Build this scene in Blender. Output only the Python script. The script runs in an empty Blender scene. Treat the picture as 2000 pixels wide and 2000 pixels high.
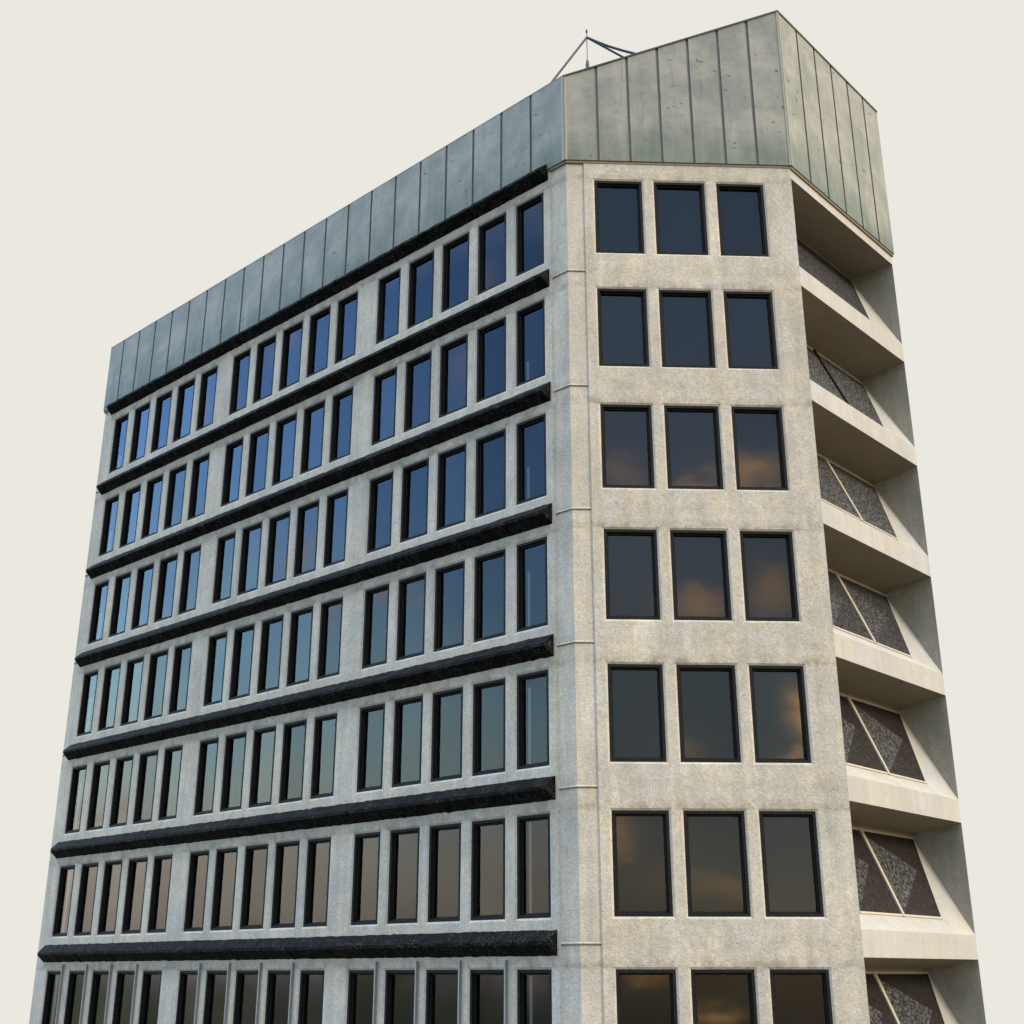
import bpy, math, random
from mathutils import Vector, Matrix
random.seed(7)
scene = bpy.context.scene
col = scene.collection

# ------------------------------------------------------------------ dimensions (metres)
H = 3.5                         # storey height
R2 = math.sqrt(0.5)
WB, LA, LC = 6.441, 24.84, 6.259
GZ = -34.0                      # ground level
ROOT = Vector((-2.0, 10.0, GZ)) # base of the building
SL = [23.958, 22.474, 20.948, 19.439, 17.907, 15.861, 14.440, 12.957, 11.466, 9.992, 7.959, 6.504, 4.991, 3.464, 1.922]
SR = [22.919, 21.352, 19.825, 18.283, 16.838, 14.812, 13.325, 11.826, 10.357, 8.957, 6.893, 5.360, 3.834, 2.311, 0.857]
BX = [(0.787, 2.139), (2.479, 3.926), (4.270, 5.619)]
ZT, ZB = 2.948, 0.575
SURF = -0.04                    # the big precast panels stand 4 cm proud of the corner pieces
FR = -0.01                      # outer face of the window frames

# facade frames: origin, direction along the wall, outward normal
FAC = {
    'A': (Vector((0, 0, 0)), Vector((-R2, R2, 0)), Vector((-R2, -R2, 0))),
    'B': (Vector((0, 0, 0)), Vector((1, 0, 0)), Vector((0, -1, 0))),
    'C': (Vector((WB, 0, 0)), Vector((R2, R2, 0)), Vector((R2, -R2, 0))),
}
def P(f, s, z, d=0.0):
    o, t, n = FAC[f]
    v = o + t * s - n * d
    return Vector((v.x, v.y, z))

# ------------------------------------------------------------------ helpers
class MB:
    def __init__(self):
        self.v = []; self.f = []; self.m = []; self.mi = 0
    def poly(self, pts):
        i = len(self.v); self.v += [Vector(p) for p in pts]
        self.f.append(tuple(range(i, i + len(pts)))); self.m.append(self.mi)
    def box(self, a, b):
        x0, y0, z0 = a; x1, y1, z1 = b
        c = [(x0,y0,z0),(x1,y0,z0),(x1,y1,z0),(x0,y1,z0),(x0,y0,z1),(x1,y0,z1),(x1,y1,z1),(x0,y1,z1)]
        for q in ((0,3,2,1),(4,5,6,7),(0,1,5,4),(1,2,6,5),(2,3,7,6),(3,0,4,7)):
            self.poly([c[k] for k in q])
    def fbox(self, f, s0, s1, z0, z1, d0, d1):
        c = [P(f,s,z,d) for z in (z0,z1) for s,d in ((s0,d0),(s1,d0),(s1,d1),(s0,d1))]
        for q in ((0,3,2,1),(4,5,6,7),(0,1,5,4),(1,2,6,5),(2,3,7,6),(3,0,4,7)):
            self.poly([c[k] for k in q])
    def tube(self, pts, r, n=10, r1=None):
        pts = [Vector(p) for p in pts]; rings = []
        for i, p in enumerate(pts):
            t = (pts[min(i+1,len(pts)-1)] - pts[max(i-1,0)]).normalized()
            a = t.cross(Vector((0.31,0.9,0.2))).normalized(); b = t.cross(a)
            rr = r if r1 is None else r + (r1 - r) * i / (len(pts)-1)
            if isinstance(r, (list, tuple)): rr = r[i]
            rings.append([p + (a*math.cos(2*math.pi*k/n) + b*math.sin(2*math.pi*k/n))*rr for k in range(n)])
        for i in range(len(rings)-1):
            for k in range(n):
                self.poly([rings[i][k], rings[i][(k+1)%n], rings[i+1][(k+1)%n], rings[i+1][k]])
        self.poly(rings[0][::-1]); self.poly(rings[-1])
    def build(self, name, mats, parent=None, org=Vector((0,0,0)), face=None, bevel=0):
        """org: local origin; face: a vector every face should look towards (open sheets)"""
        org = Vector(org)
        me = bpy.data.meshes.new(name)
        me.from_pydata([tuple(v - org) for v in self.v], [], self.f)
        if not isinstance(mats, (list, tuple)): mats = [mats]
        for m in mats: me.materials.append(m)
        for p, mi in zip(me.polygons, self.m): p.material_index = mi
        import bmesh
        bm = bmesh.new(); bm.from_mesh(me)
        bmesh.ops.remove_doubles(bm, verts=bm.verts, dist=0.0004)
        if face is None: bmesh.ops.recalc_face_normals(bm, faces=bm.faces)
        else:
            bm.normal_update(); fv = Vector(face)
            for f in bm.faces:
                if f.normal.dot(fv) < -0.01: f.normal_flip()
        bm.to_mesh(me); bm.free()
        o = bpy.data.objects.new(name, me); col.objects.link(o)
        o.location = org
        if parent is not None: o.parent = parent
        if bevel:
            b = o.modifiers.new('bevel', 'BEVEL'); b.width = bevel; b.segments = 2; b.limit_method = 'ANGLE'
        return o

def tag(o, label=None, cat=None, group=None, kind=None):
    if label: o['label'] = label
    if cat: o['category'] = cat
    if group: o['group'] = group
    if kind: o['kind'] = kind
    return o
def empty(name, loc):
    o = bpy.data.objects.new(name, None); o.location = loc; o.empty_display_size = 0.5
    col.objects.link(o); return o

# ------------------------------------------------------------------ materials
class NT:
    def __init__(self, name):
        self.m = bpy.data.materials.new(name); self.m.use_nodes = True
        self.t = self.m.node_tree; self.t.nodes.clear()
        self.out = self.n('ShaderNodeOutputMaterial')
        self.pos = self.n('ShaderNodeNewGeometry').outputs['Position']
    def n(self, typ, **kw):
        x = self.t.nodes.new(typ)
        for k, v in kw.items(): setattr(x, k, v)
        return x
    def l(self, a, b): self.t.links.new(a, b)
    def s(self, sock, v):
        if hasattr(v, 'is_output') or isinstance(v, bpy.types.NodeSocket): self.l(v, sock)
        else: sock.default_value = v
    def mapping(self, scale, rot=(0,0,0), vec=None):
        x = self.n('ShaderNodeMapping'); self.l(vec or self.pos, x.inputs[0])
        x.inputs['Scale'].default_value = scale; x.inputs['Rotation'].default_value = rot
        return x.outputs[0]
    def noise(self, scale, detail=4, rough=.6, vec=None, dist=0.0):
        x = self.n('ShaderNodeTexNoise'); self.l(vec or self.pos, x.inputs['Vector'])
        x.inputs['Scale'].default_value = scale; x.inputs['Detail'].default_value = detail
        x.inputs['Roughness'].default_value = rough; x.inputs['Distortion'].default_value = dist
        return x.outputs[0]
    def math(self, op, a, b=None, c=None, clamp=False):
        x = self.n('ShaderNodeMath', operation=op); x.use_clamp = clamp
        self.s(x.inputs[0], a)
        if b is not None: self.s(x.inputs[1], b)
        if c is not None: self.s(x.inputs[2], c)
        return x.outputs[0]
    def rng(self, v, a, b, c=0., d=1.):
        x = self.n('ShaderNodeMapRange'); self.s(x.inputs[0], v)
        for i, k in enumerate((a,b,c,d)): x.inputs[i+1].default_value = k
        return x.outputs[0]
    def mix(self, f, a, b, mode='MIX'):
        x = self.n('ShaderNodeMix', data_type='RGBA', blend_type=mode)
        self.s(x.inputs[0], f)
        for i, v in ((6,a),(7,b)):
            if isinstance(v, (tuple, list)): v = (*v[:3], 1)
            self.s(x.inputs[i], v)
        return x.outputs[2]
    def xyz(self, vec=None):
        x = self.n('ShaderNodeSeparateXYZ'); self.l(vec or self.pos, x.inputs[0]); return x.outputs
    def bump(self, h, strength, dist=0.01):
        x = self.n('ShaderNodeBump'); x.inputs['Strength'].default_value = strength
        x.inputs['Distance'].default_value = dist; self.l(h, x.inputs['Height']); return x.outputs[0]
    def pbr(self, base, rough=.8, metal=0., normal=None, spec=.5):
        x = self.n('ShaderNodeBsdfPrincipled')
        if isinstance(base, (tuple, list)): base = (*base[:3], 1)
        self.s(x.inputs['Base Color'], base); self.s(x.inputs['Roughness'], rough)
        self.s(x.inputs['Metallic'], metal); x.inputs['Specular IOR Level'].default_value = spec
        if normal: self.l(normal, x.inputs['Normal'])
        self.l(x.outputs[0], self.out.inputs[0]); return x

def concrete(name, base=(.592,.542,.458), grain=1.0, smooth=False):
    t = NT(name); sm = .55 if smooth else 1.0
    big = t.noise(.45, 5, .62)
    mid = t.noise(1.7, 5, .7, dist=.6)
    streak = t.noise(1.0, 4, .6, vec=t.mapping((2.6, 2.6, .28)))
    fine = t.noise(13, 3, .75)
    pits = t.n('ShaderNodeTexVoronoi'); t.l(t.pos, pits.inputs['Vector']); pits.inputs['Scale'].default_value = 21
    speck = t.noise(34, 2, .5)
    v = t.rng(big, .3, .7, 1-.13*sm, 1+.10*sm)
    v = t.math('MULTIPLY', v, t.rng(mid, .3, .7, 1-.11*sm, 1+.10*sm))
    v = t.math('MULTIPLY', v, t.rng(streak, .35, .7, 1+.06*sm, 1-.15*sm))
    v = t.math('MULTIPLY', v, t.rng(fine, .3, .7, 1-.17*grain, 1+.14*grain))
    v = t.math('MULTIPLY', v, t.rng(speck, .60, .72, 1.0, 1-.42*grain))
    v = t.math('MULTIPLY', v, t.rng(t.noise(24, 2, .5, vec=t.mapping((1,1,1),(.5,.2,.9))), .62, .72, 1.0, 1+.28*grain))
    zz = t.xyz()[2]
    ph = t.math('FRACT', t.math('DIVIDE', t.math('ADD', zz, 35.0), 3.5))          # 0..1 within one storey, 0 at the joint
    gn = t.noise(2.3, 5, .7)
    head = t.math('MULTIPLY', t.rng(ph, .835, .86), t.rng(ph, .93, .865))
    joint = t.math('ADD', t.rng(ph, .0, .07, 1, 0), t.rng(ph, .95, 1.0), clamp=True)
    grime = t.math('MULTIPLY', t.math('ADD', head, t.math('MULTIPLY', joint, .3)), t.rng(gn, .42, .66), clamp=True)
    v = t.math('MULTIPLY', v, t.math('SUBTRACT', 1.0, t.math('MULTIPLY', grime, .26 if not smooth else .0)))
    warm = t.mix(t.rng(t.noise(.9, 4, .6), .35, .68), base, (base[0]*1.03, base[1]*.98, base[2]*.86))
    cool = t.mix(t.rng(t.noise(1.3, 4, .6), .55, .75, 0, .8), warm, (base[0]*1.03, base[1]*1.05, base[2]*1.16))
    cool = t.mix(t.math('MULTIPLY', grime, .6 if not smooth else 0.), cool, (.42,.34,.21))
    c = t.mix(1.0, cool, t.n('ShaderNodeCombineColor').outputs[0], 'MULTIPLY')
    comb = [n for n in t.t.nodes if n.bl_idname == 'ShaderNodeCombineColor'][0]
    for i in range(3): t.l(v, comb.inputs[i])
    hgt = t.math('ADD', t.math('MULTIPLY', fine, 1.0), t.math('MULTIPLY', pits.outputs['Distance'], .5))
    t.pbr(c, .88, normal=t.bump(hgt, .6*grain if not smooth else .12, .016), spec=.3)
    return t.m

M = {}
M['concrete'] = concrete('exposed_aggregate_concrete')
M['smooth'] = concrete('smooth_precast_concrete', (.515,.495,.45), .35, True)
M['soffit'] = concrete('shaded_soffit_concrete', (.27,.225,.155), .35, True)  # base colour darkened to paint in the deep shade under the beams
M['side'] = concrete('darker_side_concrete', (.40,.385,.335), .8)  # darker base than the smooth beams

def dark_stone(name, base, light, spk=.6, rough=.55):
    t = NT(name)
    a = t.noise(26, 3, .7); b = t.noise(3.0, 4, .6)
    nz = t.xyz(t.n('ShaderNodeNewGeometry').outputs['Normal'])[2]
    c = t.mix(t.math('MULTIPLY', t.rng(a, .55, .70), t.rng(b, .40, .62, .05, 1.)), base, light)
    t.pbr(c, rough, normal=t.bump(a, spk, .014), spec=(.05 if spk > .5 else .16)); return t.m
M['belt'] = dark_stone('black_granite_ledge', (.0048,.0043,.004), (.19,.18,.17))
M['frame'] = dark_stone('dark_bronze_frame', (.012,.0115,.011), (.062,.052,.045), .45, .6)

def granite(name, dark, light, vert=False, lo=.46, hi=.58):
    t = NT(name)
    vec = t.mapping((1.6,1.6,.45)) if vert else None
    a = t.noise(13, 3, .7, vec=vec); b = t.noise(5, 3, .6)
    c = t.mix(t.rng(a, lo, hi), dark, light)
    c = t.mix(t.rng(b, .3, .7, 0, .4), c, (dark[0]*1.2, dark[1]*1.1, dark[2]))
    t.pbr(c, .8, normal=t.bump(a, .5, .012), spec=.12); return t.m
M['granite'] = granite('grey_speckled_granite', (.019,.019,.019), (.20,.193,.182), False, .44, .64)
M['granite_shade_dim'] = granite('dim_shade_granite', (.015,.015,.016), (.115,.108,.102), True, .42, .64)  # this and the next two: granite copies with shade mixed into the colour
M['granite_shade_brown'] = granite('brown_shade_granite', (.016,.013,.012), (.066,.055,.049), True, .42, .66)
M['granite_shade_dark'] = granite('dark_shade_granite', (.016,.013,.011), (.045,.037,.032), True, .4,.66)

# weathered copper
t = NT('weathered_copper_sheet')
z = t.xyz()[2]
cloud = t.noise(.75, 5, .6); fine = t.noise(7, 5, .7); drip = t.noise(1, 4, .6, vec=t.mapping((3.2,3.2,.35)))
hz = t.noise(1.0, 5, .65, vec=t.mapping((.7,.7,2.2)))
base = t.mix(t.rng(cloud, .40, .58), (.235,.245,.205), (.385,.358,.298))
base = t.mix(t.rng(hz, .42, .64, 0, .45), base, (.26,.255,.205))
base = t.mix(t.rng(fine, .38, .68, 0, .4), base, (.335,.33,.29))
low = t.math('ADD', t.rng(z, 3.5, 5.1, 1.15, 0), t.rng(drip, .3, .7, -.4, .3), clamp=True)
low = t.math('MULTIPLY', low, t.rng(cloud, .3, .62, 1, .72))
base = t.mix(t.math('MULTIPLY', low, .9), base, (.115,.16,.12))
base = t.mix(t.math('MULTIPLY', t.rng(t.noise(2.1, 5, .7), .52, .70), .45), base, (.20,.215,.175))
spots = t.noise(3.4, 3, .6, vec=t.mapping((1,1,1.7)))
base = t.mix(t.rng(spots, .665, .715, 0, .8), base, (.035,.045,.035))
rust = t.noise(.62, 3, .5)
base = t.mix(t.rng(rust, .60, .74, 0, .4), base, (.33,.255,.185))
streakn = t.noise(1, 5, .7, vec=t.mapping((7,7,.5)))
base = t.mix(t.rng(streakn, .58, .75, 0, .45), base, (.12,.13,.10))
t.pbr(base, .6, metal=.0, normal=t.bump(t.noise(1.1, 3, .5), .3, .06), spec=.25); M['copper'] = t.m
t = NT('brown_copper_flashing'); t.pbr(t.mix(t.noise(5), (.17,.135,.09), (.28,.21,.12)), .6); M['flash'] = t.m
t = NT('pale_corner_roll'); t.pbr(t.mix(t.noise(6, 4), (.30,.28,.22), (.38,.36,.29)), .6); M['roll'] = t.m
t = NT('copper_seam_shade'); t.pbr(t.mix(t.noise(9), (.10,.115,.105), (.18,.185,.16)), .6); M['seam'] = t.m  # groove floor colour, seam shade painted into the copper
t = NT('dark_roof_cap'); t.pbr(t.mix(t.noise(4), (.045,.042,.045), (.09,.08,.075)), .5, spec=.4); M['cap'] = t.m
t = NT('gilt_trim'); t.pbr(t.mix(t.noise(9), (.50,.42,.30), (.60,.52,.39)), .55); M['trim'] = t.m
t = NT('grey_blue_fin_metal'); t.pbr(t.mix(t.noise(9), (.27,.28,.27), (.36,.37,.36)), .45, metal=.3); M['fin'] = t.m
t = NT('roof_membrane'); t.pbr(t.mix(t.noise(2), (.09,.09,.09), (.14,.14,.135)), .9); M['roof'] = t.m
t = NT('curtain_cloth'); t.pbr(t.mix(t.noise(20), (.60,.60,.56), (.75,.74,.70)), .9); M['curtain'] = t.m
t = NT('room_darkness'); t.pbr((.012,.012,.012), .9, spec=.1); M['room'] = t.m
t = NT('antenna_steel'); t.pbr(t.mix(t.noise(12), (.035,.042,.055), (.06,.068,.085)), .45, metal=.4); M['ant'] = t.m
t = NT('antenna_cable_sheath'); t.pbr((.05,.075,.115), .5); M['cable'] = t.m
t = NT('forecourt_paving')
br = t.n('ShaderNodeTexBrick'); t.l(t.mapping((1,1,1)), br.inputs[0]); br.inputs['Scale'].default_value = 1.6
br.inputs['Color1'].default_value = (.07,.066,.06,1); br.inputs['Color2'].default_value = (.055,.052,.048,1); br.inputs['Mortar'].default_value = (.05,.05,.045,1)
t.pbr(t.mix(t.rng(t.noise(.3), .3, .7, 0, .5), br.outputs[0], (.09,.085,.075)), .85); M['ground'] = t.m

# window glass: partly transparent, reflecting the sky
t = NT('window_glass')
fr = t.n('ShaderNodeFresnel'); fr.inputs['IOR'].default_value = 1.72
gl = t.n('ShaderNodeBsdfGlossy'); gl.inputs['Roughness'].default_value = .015
oi = t.n('ShaderNodeObjectInfo').outputs['Random']
t.l(t.mix(oi, (.74,.75,.76), (1.0,1.0,1.0)), gl.inputs['Color'])
tr = t.n('ShaderNodeBsdfTransparent'); tr.inputs['Color'].default_value = (.80,.82,.82,1)
mx = t.n('ShaderNodeMixShader'); t.l(fr.outputs[0], mx.inputs[0]); t.l(tr.outputs[0], mx.inputs[1]); t.l(gl.outputs[0], mx.inputs[2])
du = t.n('ShaderNodeBsdfDiffuse'); du.inputs['Color'].default_value = (.35,.36,.36,1)
m2 = t.n('ShaderNodeMixShader'); t.l(t.rng(t.noise(38, 2, .5), .70, .80, .004, .10), m2.inputs[0])
t.l(mx.outputs[0], m2.inputs[1]); t.l(du.outputs[0], m2.inputs[2]); t.l(m2.outputs[0], t.out.inputs[0]); M['glass'] = t.m

# ------------------------------------------------------------------ the building
bld = empty('office_building', ROOT)
tag(bld, 'tall concrete office block with dark ledges, bronze framed windows and weathered copper roof fascia', 'building')
def part(mb, name, mats, face=None, parent=None, org=None, bevel=0):
    o = mb.build(name, mats, None, org=ROOT if org is None else org, face=face, bevel=bevel)
    par = parent or bld
    o.parent = par
    base = ROOT if par is bld else par['_o']
    o.location = Vector(ROOT if org is None else org) - Vector(base)
    o['_o'] = tuple(ROOT if org is None else org)
    return o

NR = 7
TOP = 3.50
def rows(): return [(-r*H + ZB, -r*H + ZT) for r in range(NR)]
CH = 0.05
def wall_sheet(f, s_lo, s_hi, wins, name):
    """precast panel with splayed openings"""
    mb = MB()
    ss = sorted({s_lo, s_hi, *[x for w in wins for x in (w[0]-CH, w[1]+CH)]})
    zs = sorted({GZ, TOP, *[x for r in rows() for x in (r[0]-CH, r[1]+CH)]})
    inw = lambda s: any(w[0]-CH < s < w[1]+CH for w in wins)
    inr = lambda z: any(r[0]-CH < z < r[1]+CH for r in rows())
    for a, b in zip(ss, ss[1:]):
        for c, d in zip(zs, zs[1:]):
            if inw((a+b)/2) and inr((c+d)/2): continue
            mb.poly([P(f,a,c,SURF), P(f,b,c,SURF), P(f,b,d,SURF), P(f,a,d,SURF)])
    for w in wins:
        for r in rows():
            o = [(w[0]-CH,r[0]-CH),(w[1]+CH,r[0]-CH),(w[1]+CH,r[1]+CH),(w[0]-CH,r[1]+CH)]
            i = [(w[0],r[0]),(w[1],r[0]),(w[1],r[1]),(w[0],r[1])]
            for k in range(4):
                q = (k+1) % 4
                mb.poly([P(f,*o[k],SURF), P(f,*o[q],SURF), P(f,*i[q],FR), P(f,*i[k],FR)])
                mb.poly([P(f,*i[k],FR), P(f,*i[q],FR), P(f,*i[q],.22), P(f,*i[k],.22)])
    return mb, name
def lip_profile():
    """z/d profile of the corner column with a drip lip at every joint"""
    pr = [(GZ, 0.0)]
    for k in range(8, -1, -1):
        zc = TOP - k*H
        if k == 0: break
        pr += [(zc-.058, 0.0), (zc-.052, .03), (zc-.018, .03), (zc-.012, -.022), (zc+.004, -.022), (zc+.03, 0.0)]
    pr += [(TOP, 0.0)]
    return pr
def column_strip(mb, f, s0, s1, side0_corner=False, side1_corner=False):
    pr = lip_profile()
    def S(s, d, c): return s + (d*0.4142 if c == 'lo' else -d*0.4142 if c == 'hi' else 0)
    for (za, da), (zb, db) in zip(pr, pr[1:]):
        mb.poly([P(f, S(s0,da,side0_corner), za, da), P(f, S(s1,da,side1_corner), za, da),
                 P(f, S(s1,db,side1_corner), zb, db), P(f, S(s0,db,side0_corner), zb, db)])

nA, nB, nC = FAC['A'][2], FAC['B'][2], FAC['C'][2]
# long window wall
winsA = [(SR[i], SL[i]) for i in range(15)]
mb, _ = wall_sheet('A', 0.59, 24.30, winsA, 'wall')
mb.poly([P('A',.552,GZ,0), P('A',.59,GZ,SURF), P('A',.59,TOP,SURF), P('A',.552,TOP,0)])
mb.poly([P('A',24.34,GZ,0), P('A',24.30,GZ,SURF), P('A',24.30,TOP,SURF), P('A',24.34,TOP,0)])
w = part(mb, 'window_wall', M['concrete'], face=nA)
tag(w, 'long cool-lit concrete wall holding the rows of narrow windows')
mb = MB(); column_strip(mb, 'A', 24.34, LA)
part(mb, 'edge_pier', M['concrete'], face=nA)
# chamfer wall with the wide windows
mb, _ = wall_sheet('B', 0.502, WB, BX, 'wall')
mb.poly([P('B',.468,GZ,0), P('B',.502,GZ,SURF), P('B',.502,TOP,SURF), P('B',.468,TOP,0)])
mb.poly([P('B',WB,GZ,SURF), P('B',WB,GZ,0.06), P('B',WB,TOP,0.06), P('B',WB,TOP,SURF)])
w = part(mb, 'corner_wall', M['concrete'], face=nB)
tag(w, 'warm-lit concrete wall with three wide windows per storey')
mb = MB()
column_strip(mb, 'A', 0.0, 0.552, side0_corner='lo'); column_strip(mb, 'B', 0.0, 0.468, side0_corner='lo')
part(mb, 'corner_pier', M['concrete'], face=(nA+nB))

# plain walls at the back, never facing the photographer
cr = P('C', LC, 0); al = P('A', LA, 0); bk = cr + Vector((-R2, R2, 0))*((al - cr).dot(Vector((-R2, R2, 0))))
mb = MB()
for a, b in ((cr, bk), (bk, al)):
    mb.poly([(a.x,a.y,GZ), (b.x,b.y,GZ), (b.x,b.y,TOP), (a.x,a.y,TOP)])
part(mb, 'rear_wall', M['concrete'], face=(0,1,0))

# ---- ledges (hipped dark courses)
for k in range(NR):
    z0 = TOP - k*H
    mb = MB(); w0 = SURF + .004; dr = -.335
    s0, s1, r0, r1 = .648, 24.29, .715, 24.22
    zb, zt, za, zc = z0-.268, z0+.312, z0-.03, z0+.05
    bs = [P('A',s0,zb,w0), P('A',s1,zb,w0), P('A',s1,zt,w0), P('A',s0,zt,w0)]
    rd = [P('A',r0,za,dr), P('A',r1,za,dr), P('A',r1,zc,dr), P('A',r0,zc,dr)]
    prof = [(zb,w0,0),(za,dr,1),(zc,dr,1),(zt,w0,0)]
    rnd = random.Random(50+k); N = 170; rings = []
    for q in range(N+1):
        u = q/N; ring = []
        for (z_, d_, rr) in prof:
            sa = (r0 if rr else s0) + ((r1-r0) if rr else (s1-s0))*u
            jz = rnd.gauss(0,.006) if 0 < q < N else 0; jd = rnd.gauss(0,.005) if rr and 0 < q < N else 0
            ring.append(P('A', sa, z_+jz, d_+jd))
        rings.append(ring)
    for ra, rb in zip(rings, rings[1:]):
        for i in range(4):
            j = (i+1) % 4; mb.poly([ra[i], rb[i], rb[j], ra[j]])
    mb.poly(rings[0]); mb.poly(rings[-1][::-1])
    part(mb, 'ledge', M['belt'], org=P('A', 12.4, z0))

# ---- windows
def frame_mesh(w, h):
    """local: x across, z up, y inwards; origin at lower left of the opening"""
    mb = MB()
    def ring(a, da, b, db):
        for (p, q) in (((0,0),(1,0)),((1,0),(1,1)),((1,1),(0,1)),((0,1),(0,0))):
            def pt(c, i, d): return (i + c[0]*(w-2*i), d, i + c[1]*(h-2*i))
            mb.poly([pt(p,a,da), pt(q,a,da), pt(q,b,db), pt(p,b,db)])
    e = .002
    ring(e, .03, e, .0); ring(e, .0, .072, .0); ring(.072, .0, .078, .075); ring(.078, .075, .118, .075); ring(.118, .075, .114, .14)
    mb.mi = 1
    mb.poly([(.01,.40,.01), (w-.01,.40,.01), (w-.01,.40,h-.01), (.01,.40,h-.01)])
    ring(.118, .15, .01, .40)
    return mb
def mk_mesh(name, mb, mats, face=None):
    o = mb.build(name, mats, face=face); return o
rotz = {'A': math.atan2(R2, -R2), 'B': 0.0}
def place(o, f, s, z):
    o.location = P(f, s, z, FR) - ROOT
def win_proto(name, w, f):
    h = ZT - ZB
    fm = frame_mesh(w, h)
    if f == 'A':      # the wall coordinate runs right to left there: mirror x so that +y still points inwards
        fm.v = [Vector((-v.x, v.y, v.z)) for v in fm.v]
    o = fm.build(name, [M['frame'], M['room']])
    g = MB(); sx = -1 if f == 'A' else 1
    g.poly([(sx*.118,.13,.118), (sx*(w-.118),.13,.118), (sx*(w-.118),.13,h-.118), (sx*.118,.13,h-.118)])
    p = g.build('pane', M['glass'], face=(0,-1,0)); p.parent = o
    return o, p
def curtain(parent, f, w, u0, u1, frac):
    h = ZT - ZB; sx = -1 if f == 'A' else 1
    mb = MB(); x0, x1 = w*u0, w*u1; n = 6
    z0, z1 = .10, .10 + (h-.2)*frac
    for i in range(n):
        a = x0 + (x1-x0)*i/n; b = x0 + (x1-x0)*(i+1)/n
        ya = .17 + (.012 if i % 2 else 0); yb = .17 + (0 if i % 2 else .012)
        mb.poly([(sx*a,ya,z0), (sx*b,yb,z0), (sx*b,yb,z1), (sx*a,ya,z1)])
    c = mb.build('curtain', M['curtain'], face=(0,-1,0)); c.parent = parent
for f, wins, nm in (('A', winsA, 'narrow_window'), ('B', BX, 'wide_window')):
    for i, (s0, s1) in enumerate(wins):
        o, p = win_proto(nm, s1 - s0, f)
        o.parent = bld
        for r in range(NR):
            if r == 0: q, pp = o, p
            else:
                q = o.copy(); col.objects.link(q); pp = p.copy(); col.objects.link(pp); pp.parent = q
            place(q, f, s0, -r*H + ZB)
            pp.rotation_euler = (math.radians(random.gauss(0,.10)), 0, math.radians(random.gauss(0,.13)))
            # local +y must point inwards: facade B already does, A needs local x = -wall direction
            q.rotation_euler = (0, 0, 0 if f == 'B' else math.atan2(-FAC['A'][1].y, -FAC['A'][1].x))
            if f == 'A' and i == 0: curtain(q, f, s1-s0, .52, .68, (.28,.42,.5,.62,.78,.96,1)[r])
            if f == 'A' and i == 14 and r >= 1: curtain(q, f, s1-s0, .70, .78, (.3,.3,.45,.7,.9,1,1)[r])

# ---- slim metal fins on the piers of the lowest visible storey
for i in range(15):
    if i % 5 == 4: continue
    s = SR[i] - .085; r = NR - 1
    mb = MB(); mb.fbox('A', s-.022, s+.022, -r*H + ZB - .1, -r*H + ZT + .21, SURF+.003, SURF-.075)
    mb.fbox('A', s-.045, s-.022, -r*H + ZB - .1, -r*H + ZT + .16, SURF+.003, SURF-.03)
    part(mb, 'fin', M['fin'], org=P('A', s, -r*H + ZB))

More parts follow.
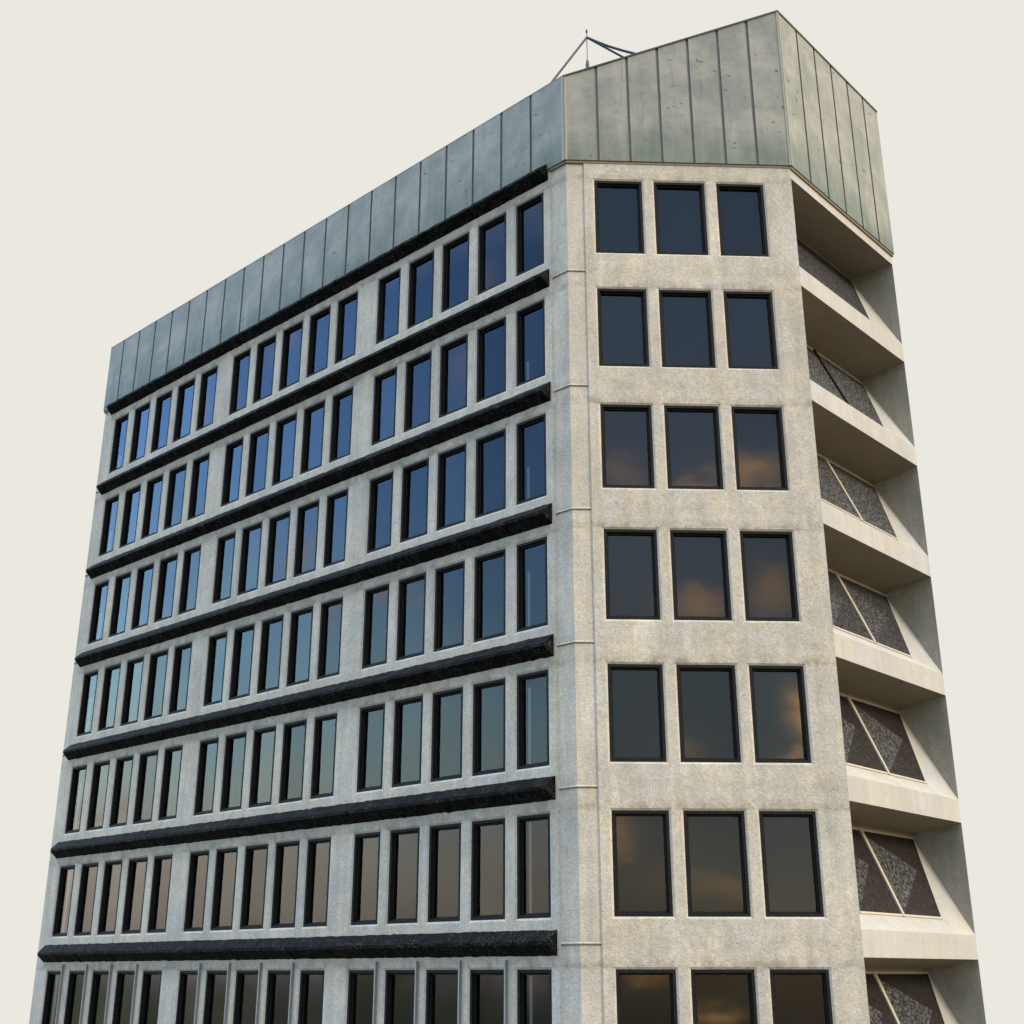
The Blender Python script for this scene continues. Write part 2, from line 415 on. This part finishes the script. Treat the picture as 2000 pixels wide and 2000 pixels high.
# ---- balcony side: spandrel beams, recesses and tilted stone panels
WT = .05
for k in range(0, NR + 2):
    J = TOP - k*H
    lo, hi = J - .295, J + (.314 if k else .02)
    mb = MB()
    mb.poly([P('C',0,lo), P('C',LC,lo), P('C',LC,hi), P('C',0,hi)])
    if k:
        mb.poly([P('C',0,hi), P('C',LC,hi), P('C',5.355,J+.692,.452), P('C',.904,J+.692,.452)])   # sloping sill
    else:
        mb.poly([P('C',0,hi), P('C',LC,hi), P('C',LC,hi,.4), P('C',0,hi,.4)])
    part(mb, 'spandrel', M['smooth'], face=(nC + Vector((0,0,.6))))
    if k > NR: continue
    # recess under this beam
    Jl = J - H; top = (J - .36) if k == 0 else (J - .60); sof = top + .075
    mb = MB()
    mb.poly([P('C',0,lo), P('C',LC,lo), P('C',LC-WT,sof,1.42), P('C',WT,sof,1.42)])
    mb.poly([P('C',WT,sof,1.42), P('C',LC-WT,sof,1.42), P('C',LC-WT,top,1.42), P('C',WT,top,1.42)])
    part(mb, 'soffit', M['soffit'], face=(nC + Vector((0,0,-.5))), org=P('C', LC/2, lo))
    for a, b, c in ((LC, LC-WT, 5.355), (0, WT, .904)):
        mb = MB()
        mb.poly([P('C',a,lo), P('C',a,Jl+.314), P('C',b,top,1.42), P('C',b,sof,1.42)])
        part(mb, 'side_wall', M['side'], face=(FAC['C'][1] * (-1 if a else 1)), org=P('C', a, Jl+.314))
        mb = MB()
        mb.poly([P('C',a,Jl+.314), P('C',c,Jl+.692,.452), P('C',b,top,1.42)])
        part(mb, 'splayed_cheek', M['smooth'], face=nC, org=P('C', c, Jl+.692, .452))
    # tilted stone panels, one each side of the mullion
    bl, br_, bz, bd = .904, 5.355, Jl+.692, .452
    tl, tr_, tz, td = WT, LC-WT, top, 1.42
    def Q(u, v, off=0):     # u across 0..1, v 0 at top .. 1 at bottom, off outwards
        sa = tl + (tr_-tl)*u; sb = bl + (br_-bl)*u
        s = sa + (sb-sa)*v; z = tz + (bz-tz)*v; d = td + (bd-td)*v
        n = math.hypot(td-bd, tz-bz)
        return P('C', s, z + off*(td-bd)/n, d - off*(tz-bz)/n)
    for h0, h1 in ((0, .5), (.5, 1)):
        W = lambda u, v: Q(h0 + (h1-h0)*u, v)
        mb = MB()
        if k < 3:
            mb.poly([W(0,0), W(1,0), W(1,1), W(0,1)]); mats = [M['granite'] if k else M['granite_shade_dim']]
        else:
            mats = [M['granite'], M['granite_shade_dark'], M['granite_shade_brown']] if k > 3 else [M['granite'], M['granite_shade_dim'], M['granite_shade_dim']]  # facet colours paint the reflected and shaded patches onto one stone
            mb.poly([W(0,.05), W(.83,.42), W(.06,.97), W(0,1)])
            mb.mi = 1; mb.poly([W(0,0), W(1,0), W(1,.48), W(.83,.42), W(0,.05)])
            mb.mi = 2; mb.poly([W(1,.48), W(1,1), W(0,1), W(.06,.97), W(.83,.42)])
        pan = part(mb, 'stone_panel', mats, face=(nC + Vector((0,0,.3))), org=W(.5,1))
        if h0 == 0 and k:
            mb = MB(); hw = .011
            m0 = 0
            a = [Q(.5-hw,m0,.002), Q(.5+hw,m0,.002), Q(.5+hw,1,.002), Q(.5-hw,1,.002)]
            b = [Q(.5-hw,m0,.05), Q(.5+hw,m0,.05), Q(.5+hw,1,.05), Q(.5-hw,1,.05)]
            mb.poly(b)
            for i in range(4):
                j = (i+1) % 4; mb.poly([a[i], a[j], b[j], b[i]])
            part(mb, 'mullion', M['trim'] if k > 1 else M['granite_shade_dark'], org=Q(.5,1))
            mb = MB()
            for v0, v1 in ((0,.022),(.978,1)):
                a = [Q(0,v0,.001), Q(1,v0,.001), Q(1,v1,.001), Q(0,v1,.001)]
                b = [Q(0,v0,.03), Q(1,v0,.03), Q(1,v1,.03), Q(0,v1,.03)]
                mb.poly(b)
                for i in range(4):
                    j = (i+1) % 4; mb.poly([a[i], a[j], b[j], b[i]])
            part(mb, 'panel_trim', M['trim'], org=Q(.5,0))
# base of the balcony side and its outer end
mb = MB(); zl = TOP - (NR+1)*H - .295
mb.poly([P('C',0,GZ), P('C',LC,GZ), P('C',LC,zl), P('C',0,zl)])
part(mb, 'plinth_wall', M['concrete'], face=nC)

# ---- copper fascia, flashing, cap, roof
OFF = .085; CZ0 = 3.585
def topz(f, s):
    if f == 'A': return 6.525
    if f == 'B': return 6.465 + .4115*min(max(s,0),WB)
    return 9.115
def fascia(f, L, seams, cornerlo, cornerhi):
    mb = MB(); t_ = .4142
    prof = [( 0 - (OFF*t_ if cornerlo else 0), -OFF)]
    for s in seams:
        prof += [(s-.050,-OFF), (s-.034,-OFF+.036), (s+.036,-OFF+.036), (s+.042,-OFF)]
    prof += [(L + (OFF*t_ if cornerhi else 0), -OFF)]
    for (a, da), (b, db) in zip(prof, prof[1:]):
        mb.mi = 1 if (da > -OFF+.01 and b > a) else 0
        mb.poly([P(f,a,CZ0,da), P(f,b,CZ0,db), P(f,b,topz(f,b),db), P(f,a,topz(f,a),da)])
    lo, hi = prof[0][0], prof[-1][0]; mb.mi = 0
    mb.poly([P(f,lo,CZ0,-OFF), P(f,hi,CZ0,-OFF), P(f,L,CZ0,.1), P(f,0,CZ0,.1)])
    part(mb, 'copper_fascia', [M['copper'], M['seam']], face=FAC[f][2])
    for s in ([0.0] if f != 'A' else []):    # folded corner seam
        c = MB()
        p0 = P(f, -OFF*t_, 0, -OFF); zt_ = topz(f, 0)
        for fo, d0, d1 in ((f, .02, .075),):
            pass
    # flashing under the copper
    fl = MB(); o2 = .055
    a0, a1 = -(o2*t_ if cornerlo else 0), L + (o2*t_ if cornerhi else 0)
    zb = 3.505
    fl.poly([P(f,a0,zb,-o2), P(f,a1,zb,-o2), P(f,a1,CZ0+.01,-o2), P(f,a0,CZ0+.01,-o2)])
    fl.poly([P(f,a0,zb,-o2), P(f,a1,zb,-o2), P(f,L,zb,.05), P(f,0,zb,.05)])
    part(fl, 'flashing', M['flash'], face=FAC[f][2])
    # roof edge cap
    cp = MB(); o3 = OFF + .03
    c0, c1 = -(o3*t_ if cornerlo else 0), L + (o3*t_ if cornerhi else 0)
    th = .022 if f == 'A' else .05
    oo = o3 if f != 'A' else OFF + .006
    A0 = [(c0,-oo), (c1,-oo), (L,.25), (0,.25)]
    lo_ = [P(f,s,topz(f,s)-.002,d) for s,d in A0]; hi_ = [P(f,s,topz(f,s)+th,d) for s,d in A0]
    cp.poly(lo_); cp.poly(hi_)
    for i in range(4):
        j = (i+1) % 4; cp.poly([lo_[i], lo_[j], hi_[j], hi_[i]])
    part(cp, 'roof_cap', M['cap'] if f != 'A' else M['copper'])
fascia('A', LA + .03, [1.265 + 1.191*i for i in range(20)], True, True)
fascia('B', WB, [.915 + .917*i for i in range(6)], True, True)
fascia('C', LC + .06, [1.07 + 1.06*i for i in range(5)], True, False)
# vertical corner rolls where the copper sheets fold round the two corners
for f, g, nm in (('A','B',0), ('B','C',1)):
    cpt = P('B', 0, 0, 0) if nm == 0 else P('C', 0, 0, 0)
    bis = (FAC[f][2] + FAC[g][2]).normalized()
    mb = MB(); zt_ = topz('B', 0 if nm == 0 else WB)
    for sd, fa in ((-1, f), (1, g)):
        tdir = FAC[fa][1] * (1 if (fa == g or fa == 'A') else -1)
        b0 = cpt + bis * (OFF/math.cos(math.radians(22.5)))
        b1 = b0 + tdir*(.12 if fa == 'A' else .07); nn = FAC[fa][2]
        for (p, q, o0, o1) in ((b0, b0 + tdir*(.10 if fa == 'A' else .05), .02, .02), (b0 + tdir*(.10 if fa == 'A' else .05), b1, .02, -.01)):
            mb.poly([(p + nn*o0).to_tuple()[:2] + (CZ0-.01,), (q + nn*o1).to_tuple()[:2] + (CZ0-.01,),
                     (q + nn*o1).to_tuple()[:2] + (zt_ - .01,), (p + nn*o0).to_tuple()[:2] + (zt_ - .01,)])
    part(mb, 'corner_seam', M['roll'], face=bis)
# roof: rises from the long side, then level
def rp(p, z): return (p.x, p.y, z)
dA_ = FAC['A'][1]
e1, e2 = P('A',0,0), P('B',WB,0)
e2b = e2 + dA_*LA; crb = cr + dA_*((al-cr).dot(dA_))
mb = MB()
mb.poly([rp(e1,6.46), rp(e2,9.10), rp(e2b,9.10), rp(al,6.46)])
mb.poly([rp(e2,9.10), rp(cr,9.10), rp(crb,9.10), rp(e2b,9.10)])
part(mb, 'roof', M['roof'], face=(0,0,1))
mb = MB()
mb.poly([rp(cr,TOP), rp(crb,TOP), rp(crb,9.10), rp(cr,9.10)])
mb.poly([rp(al,TOP), rp(crb,TOP), rp(crb,9.10), rp(e2b,9.10), rp(al,6.46)])
part(mb, 'rear_fascia', M['copper'], face=(0,1,0))

# ------------------------------------------------------------------ rooftop antenna
ax = Vector((.922, 2.0, 0)); AP = 9.783
def roofz(x, y): return 6.46 + .5803*min(4.55, (x+y)*R2)
base = Vector((ax.x, ax.y, roofz(ax.x, ax.y)))
ant = empty('antenna_mast', base)
tag(ant, 'slender whip antenna with dark stays standing on the roof behind the copper edge', 'antenna')
def apart(mb, name, m):
    o = mb.build(name, m, org=base); o.parent = ant; o.location = (0,0,0); return o
mb = MB(); mb.tube([(ax.x,ax.y,base.z), (ax.x,ax.y,AP), (ax.x,ax.y,9.99)], .013); apart(mb, 'rod', M['ant'])
mb = MB(); mb.tube([(ax.x,ax.y,9.96), (ax.x,ax.y,9.985), (ax.x,ax.y,10.07), (ax.x,ax.y,10.09)], [.016,.033,.033,.015], 12); apart(mb, 'tip', M['ant'])
mb = MB(); mb.tube([(ax.x,ax.y,base.z), (ax.x,ax.y,8.70), (ax.x,ax.y,8.84), (ax.x,ax.y,8.93)], [.062,.062,.045,.014], 14); apart(mb, 'insulator', M['cable'])
mb = MB(); mb.tube([(ax.x,ax.y,AP), (-.88,2.0,6.95)], .036); apart(mb, 'stay', M['ant'])
mb = MB(); mb.tube([(ax.x,ax.y,AP), (2.051,2.0,9.05), (2.89,2.0,8.506)], .036); apart(mb, 'stay', M['ant'])
mb = MB(); mb.tube([(ax.x,ax.y,AP), (1.25,2.0,9.618), (1.603,2.0,9.462), (2.081,2.0,9.298), (2.516,2.0,9.178), (3.1,2.0,9.06), (3.75,2.0,8.93)], .042); apart(mb, 'cable', M['cable'])

# ------------------------------------------------------------------ ground
mb = MB(); G = 160
mb.poly([(-G,-G,GZ), (G,-G,GZ), (G,G,GZ), (-G,G,GZ)])
g = mb.build('ground', M['ground'], face=(0,0,1)); g['kind'] = 'structure'

for o in list(bpy.data.objects):
    if '_o' in o: del o['_o']

# ------------------------------------------------------------------ world: evening sky
wd = bpy.data.worlds.new('World'); scene.world = wd; wd.use_nodes = True
nt = wd.node_tree; nt.nodes.clear()
W = NT.__new__(NT); W.t = nt
W.pos = W.n('ShaderNodeTexCoord').outputs['Generated']
out = W.n('ShaderNodeOutputWorld'); bg = W.n('ShaderNodeBackground'); W.l(bg.outputs[0], out.inputs[0])
nrm = W.n('ShaderNodeVectorMath', operation='NORMALIZE'); W.l(W.pos, nrm.inputs[0]); W.pos = nrm.outputs[0]
X, Y, Zc = W.xyz()
def ramp(v, stops):
    lo, hi = stops[0][0], stops[-1][0]
    r = W.n('ShaderNodeValToRGB'); W.l(W.rng(v, lo, hi), r.inputs[0])
    el = r.color_ramp.elements
    while len(el) < len(stops): el.new(.5)
    mxv = max(max(c) for _, c in stops)
    for e, (p, c) in zip(el, stops): e.position = (p-lo)/(hi-lo)
    for e, (p, c) in zip(el, stops): e.color = (*[k/mxv for k in c], 1)
    s = W.n('ShaderNodeVectorMath', operation='SCALE'); W.l(r.outputs[0], s.inputs[0]); s.inputs[3].default_value = mxv
    return s.outputs[0]
wob = W.math('ADD', Zc, W.rng(W.noise(12, 4, .5), .3, .7, -.026, .026))   # uneven tree line
west = ramp(wob, [(-.3,(.06,.05,.035)), (-.05,(.085,.105,.07)), (-.02,(.17,.20,.14)), (-.008,(.33,.30,.31)), (.02,(.9,.74,.64)), (.075,(1.35,1.15,.92)),
                (.13,(1.2,1.45,1.3)), (.2,(.85,1.45,1.7)), (.29,(.50,.98,1.6)), (.38,(.34,.78,1.65)), (.52,(.22,.55,1.35)), (.75,(2.3,2.75,3.2)), (1.,(2.8,3.0,3.3))])
brt = W.n('ShaderNodeVectorMath', operation='SCALE'); W.l(west, brt.inputs[0]); W.l(W.math('ADD', 1.0, W.math('MULTIPLY', W.rng(Y, -.05, .35, -.15, 1.8), W.rng(Zc, .08, .32, .5, 1.0))), brt.inputs[3]); west = brt.outputs[0]
south = ramp(wob, [(-.3,(.06,.05,.035)), (-.03,(.09,.075,.05)), (.01,(.20,.16,.11)), (.06,(.58,.48,.36)), (.12,(.42,.40,.35)),
                (.2,(.40,.50,.50)), (.33,(.44,.55,.66)), (.5,(.33,.50,.75)), (.62,(.30,.48,.80)), (.8,(2.3,2.5,2.7)), (1.,(2.8,3.0,3.3))])
side = W.rng(X, -.75, -.35)
rear = W.mix(side, west, south)
dn = W.noise(5.5, 4, .6)
dn2 = W.noise(9, 4, .6, vec=W.mapping((1,1,2), (.3,.5,.1)))
def clouds(rear, U, V, mask, blobs, colr):
    """soft clouds at tangent-plane positions (u, v) of the sky facing one wall"""
    for (u, v, ru, rv, a) in blobs:
        du = W.math('DIVIDE', W.math('SUBTRACT', W.math('ADD', U, W.rng(dn, .25, .75, -.035, .035)), u), ru)
        dv = W.math('DIVIDE', W.math('SUBTRACT', W.math('ADD', V, W.rng(dn2, .25, .75, -.025, .025)), v), rv)
        d2 = W.math('ADD', W.math('MULTIPLY', du, du), W.math('MULTIPLY', dv, dv))
        m = W.math('MULTIPLY', W.math('EXPONENT', W.math('MULTIPLY', d2, -1.0)), W.math('MULTIPLY', mask, a))
        rear = W.mix(m, rear, colr)
    return rear
def over(a, b): return W.math('DIVIDE', a, W.math('MAXIMUM', b, .05))
mY = W.math('MULTIPLY', Y, -1.0)
bl = [((sx+2.79)/29.54, (z_+18.16)/29.54, a/29.54, b/29.54, k_) for sx, z_, a, b, k_ in
      ((4.9,-6.3,.95,.40,.62),(3.3,-6.55,.8,.25,.45),(1.2,-5.9,.7,.5,.2),(3.4,-9.45,.85,.35,.40),(5.3,-9.1,.6,.5,.35),
       (5.45,-12.0,.42,.62,.95),(5.0,-13.0,.5,.16,.55),(3.5,-13.1,.7,.35,.22),(1.35,-15.2,.6,.4,.40),(3.2,-16.4,.9,.4,.18),(3.2,-18.75,.7,.28,.45),(1.4,-18.4,.6,.3,.3))]
rear = clouds(rear, over(X, mY), over(Zc, mY), side, bl, (4.2,2.35,.85))
An = W.math('MULTIPLY', W.math('ADD', X, Y), -R2); At = W.math('MULTIPLY', W.math('SUBTRACT', Y, X), R2)
bl = [((sx+18.91)/22.86, (z_+18.16)/22.86, a/22.86, b/22.86, k_) for sx, z_, a, b, k_ in
      ((17.2,1.2,.5,.8,.45),(15.2,.9,.6,.5,.35),(12.5,1.9,.45,.35,.45),(2.9,1.0,.6,.4,.30),(4.6,-1.6,.7,.5,.22),(11.2,-5.9,.5,.5,.4),
       (9.4,-8.0,.6,.45,.55),(7.3,-8.0,.7,.3,.50),(5.9,-8.6,.5,.3,.35),(23.3,-13.0,.7,.35,.6),(22.0,-13.2,.6,.3,.5),(20.6,-12.8,.6,.5,.6),(17,-15.3,2.5,.3,.35),(12.5,-15.3,3,.25,.35))]
rear = clouds(rear, over(At, An), over(Zc, An), W.math('SUBTRACT', 1.0, side), bl, (2.1,1.45,1.15))
east = ramp(Zc, [(-.3,(.06,.05,.035)), (-.02,(.09,.07,.05)), (.05,(1.2,1.05,.8)), (.4,(1.2,1.15,1.0)), (1.,(2.2,2.2,2.2))])
rear = W.mix(W.rng(X, .35, .8), rear, east)
SUN_EL, SUN_AZ = math.radians(24), math.atan2(.82, -.57)     # azimuth from +Y towards +X
sky = W.n('ShaderNodeTexSky', sky_type='NISHITA'); sky.sun_disc = False
sky.sun_elevation = SUN_EL; sky.sun_rotation = SUN_AZ
sk = W.n('ShaderNodeVectorMath', operation='SCALE'); W.l(sky.outputs[0], sk.inputs[0]); sk.inputs[3].default_value = .05
ad = W.n('ShaderNodeVectorMath', operation='ADD'); W.l(rear, ad.inputs[0]); W.l(sk.outputs[0], ad.inputs[1])
dt = W.n('ShaderNodeVectorMath', operation='DOT_PRODUCT'); W.l(W.pos, dt.inputs[0]); dt.inputs[1].default_value = (.04,.938,.345)
haze = W.rng(dt.outputs[1], .60, .70)
fin = W.mix(haze, ad.outputs[0], (.831,.807,.745))
W.l(fin, bg.inputs[0]); bg.inputs[1].default_value = 1.0

sd = bpy.data.lights.new('sun', 'SUN'); sd.energy = 2.0; sd.angle = math.radians(16); sd.color = (1,.88,.73)
so = bpy.data.objects.new('sun', sd); col.objects.link(so); so.location = (30,-30,30)
dirv = Vector((.82*math.cos(SUN_EL), -.57*math.cos(SUN_EL), math.sin(SUN_EL)))
so.rotation_euler = dirv.to_track_quat('Z', 'Y').to_euler()

# ------------------------------------------------------------------ camera
cd = bpy.data.cameras.new('camera'); cd.sensor_width = 36; cd.lens = 2419.8/2000*36; cd.clip_end = 2000; cd.clip_start = .1
co = bpy.data.objects.new('camera', cd); col.objects.link(co)
co.location = (-2.788, -29.536, -18.158)
yaw, pitch = .0421, .3572
fw = Vector((math.sin(yaw)*math.cos(pitch), math.cos(yaw)*math.cos(pitch), math.sin(pitch)))
co.rotation_euler = fw.to_track_quat('-Z', 'Y').to_euler()
scene.camera = co
scene.view_settings.view_transform = 'Standard'; scene.view_settings.look = 'None'
scene.view_settings.exposure = 0; scene.view_settings.gamma = 1
scene.cycles.max_bounces = 6; scene.cycles.transparent_max_bounces = 6
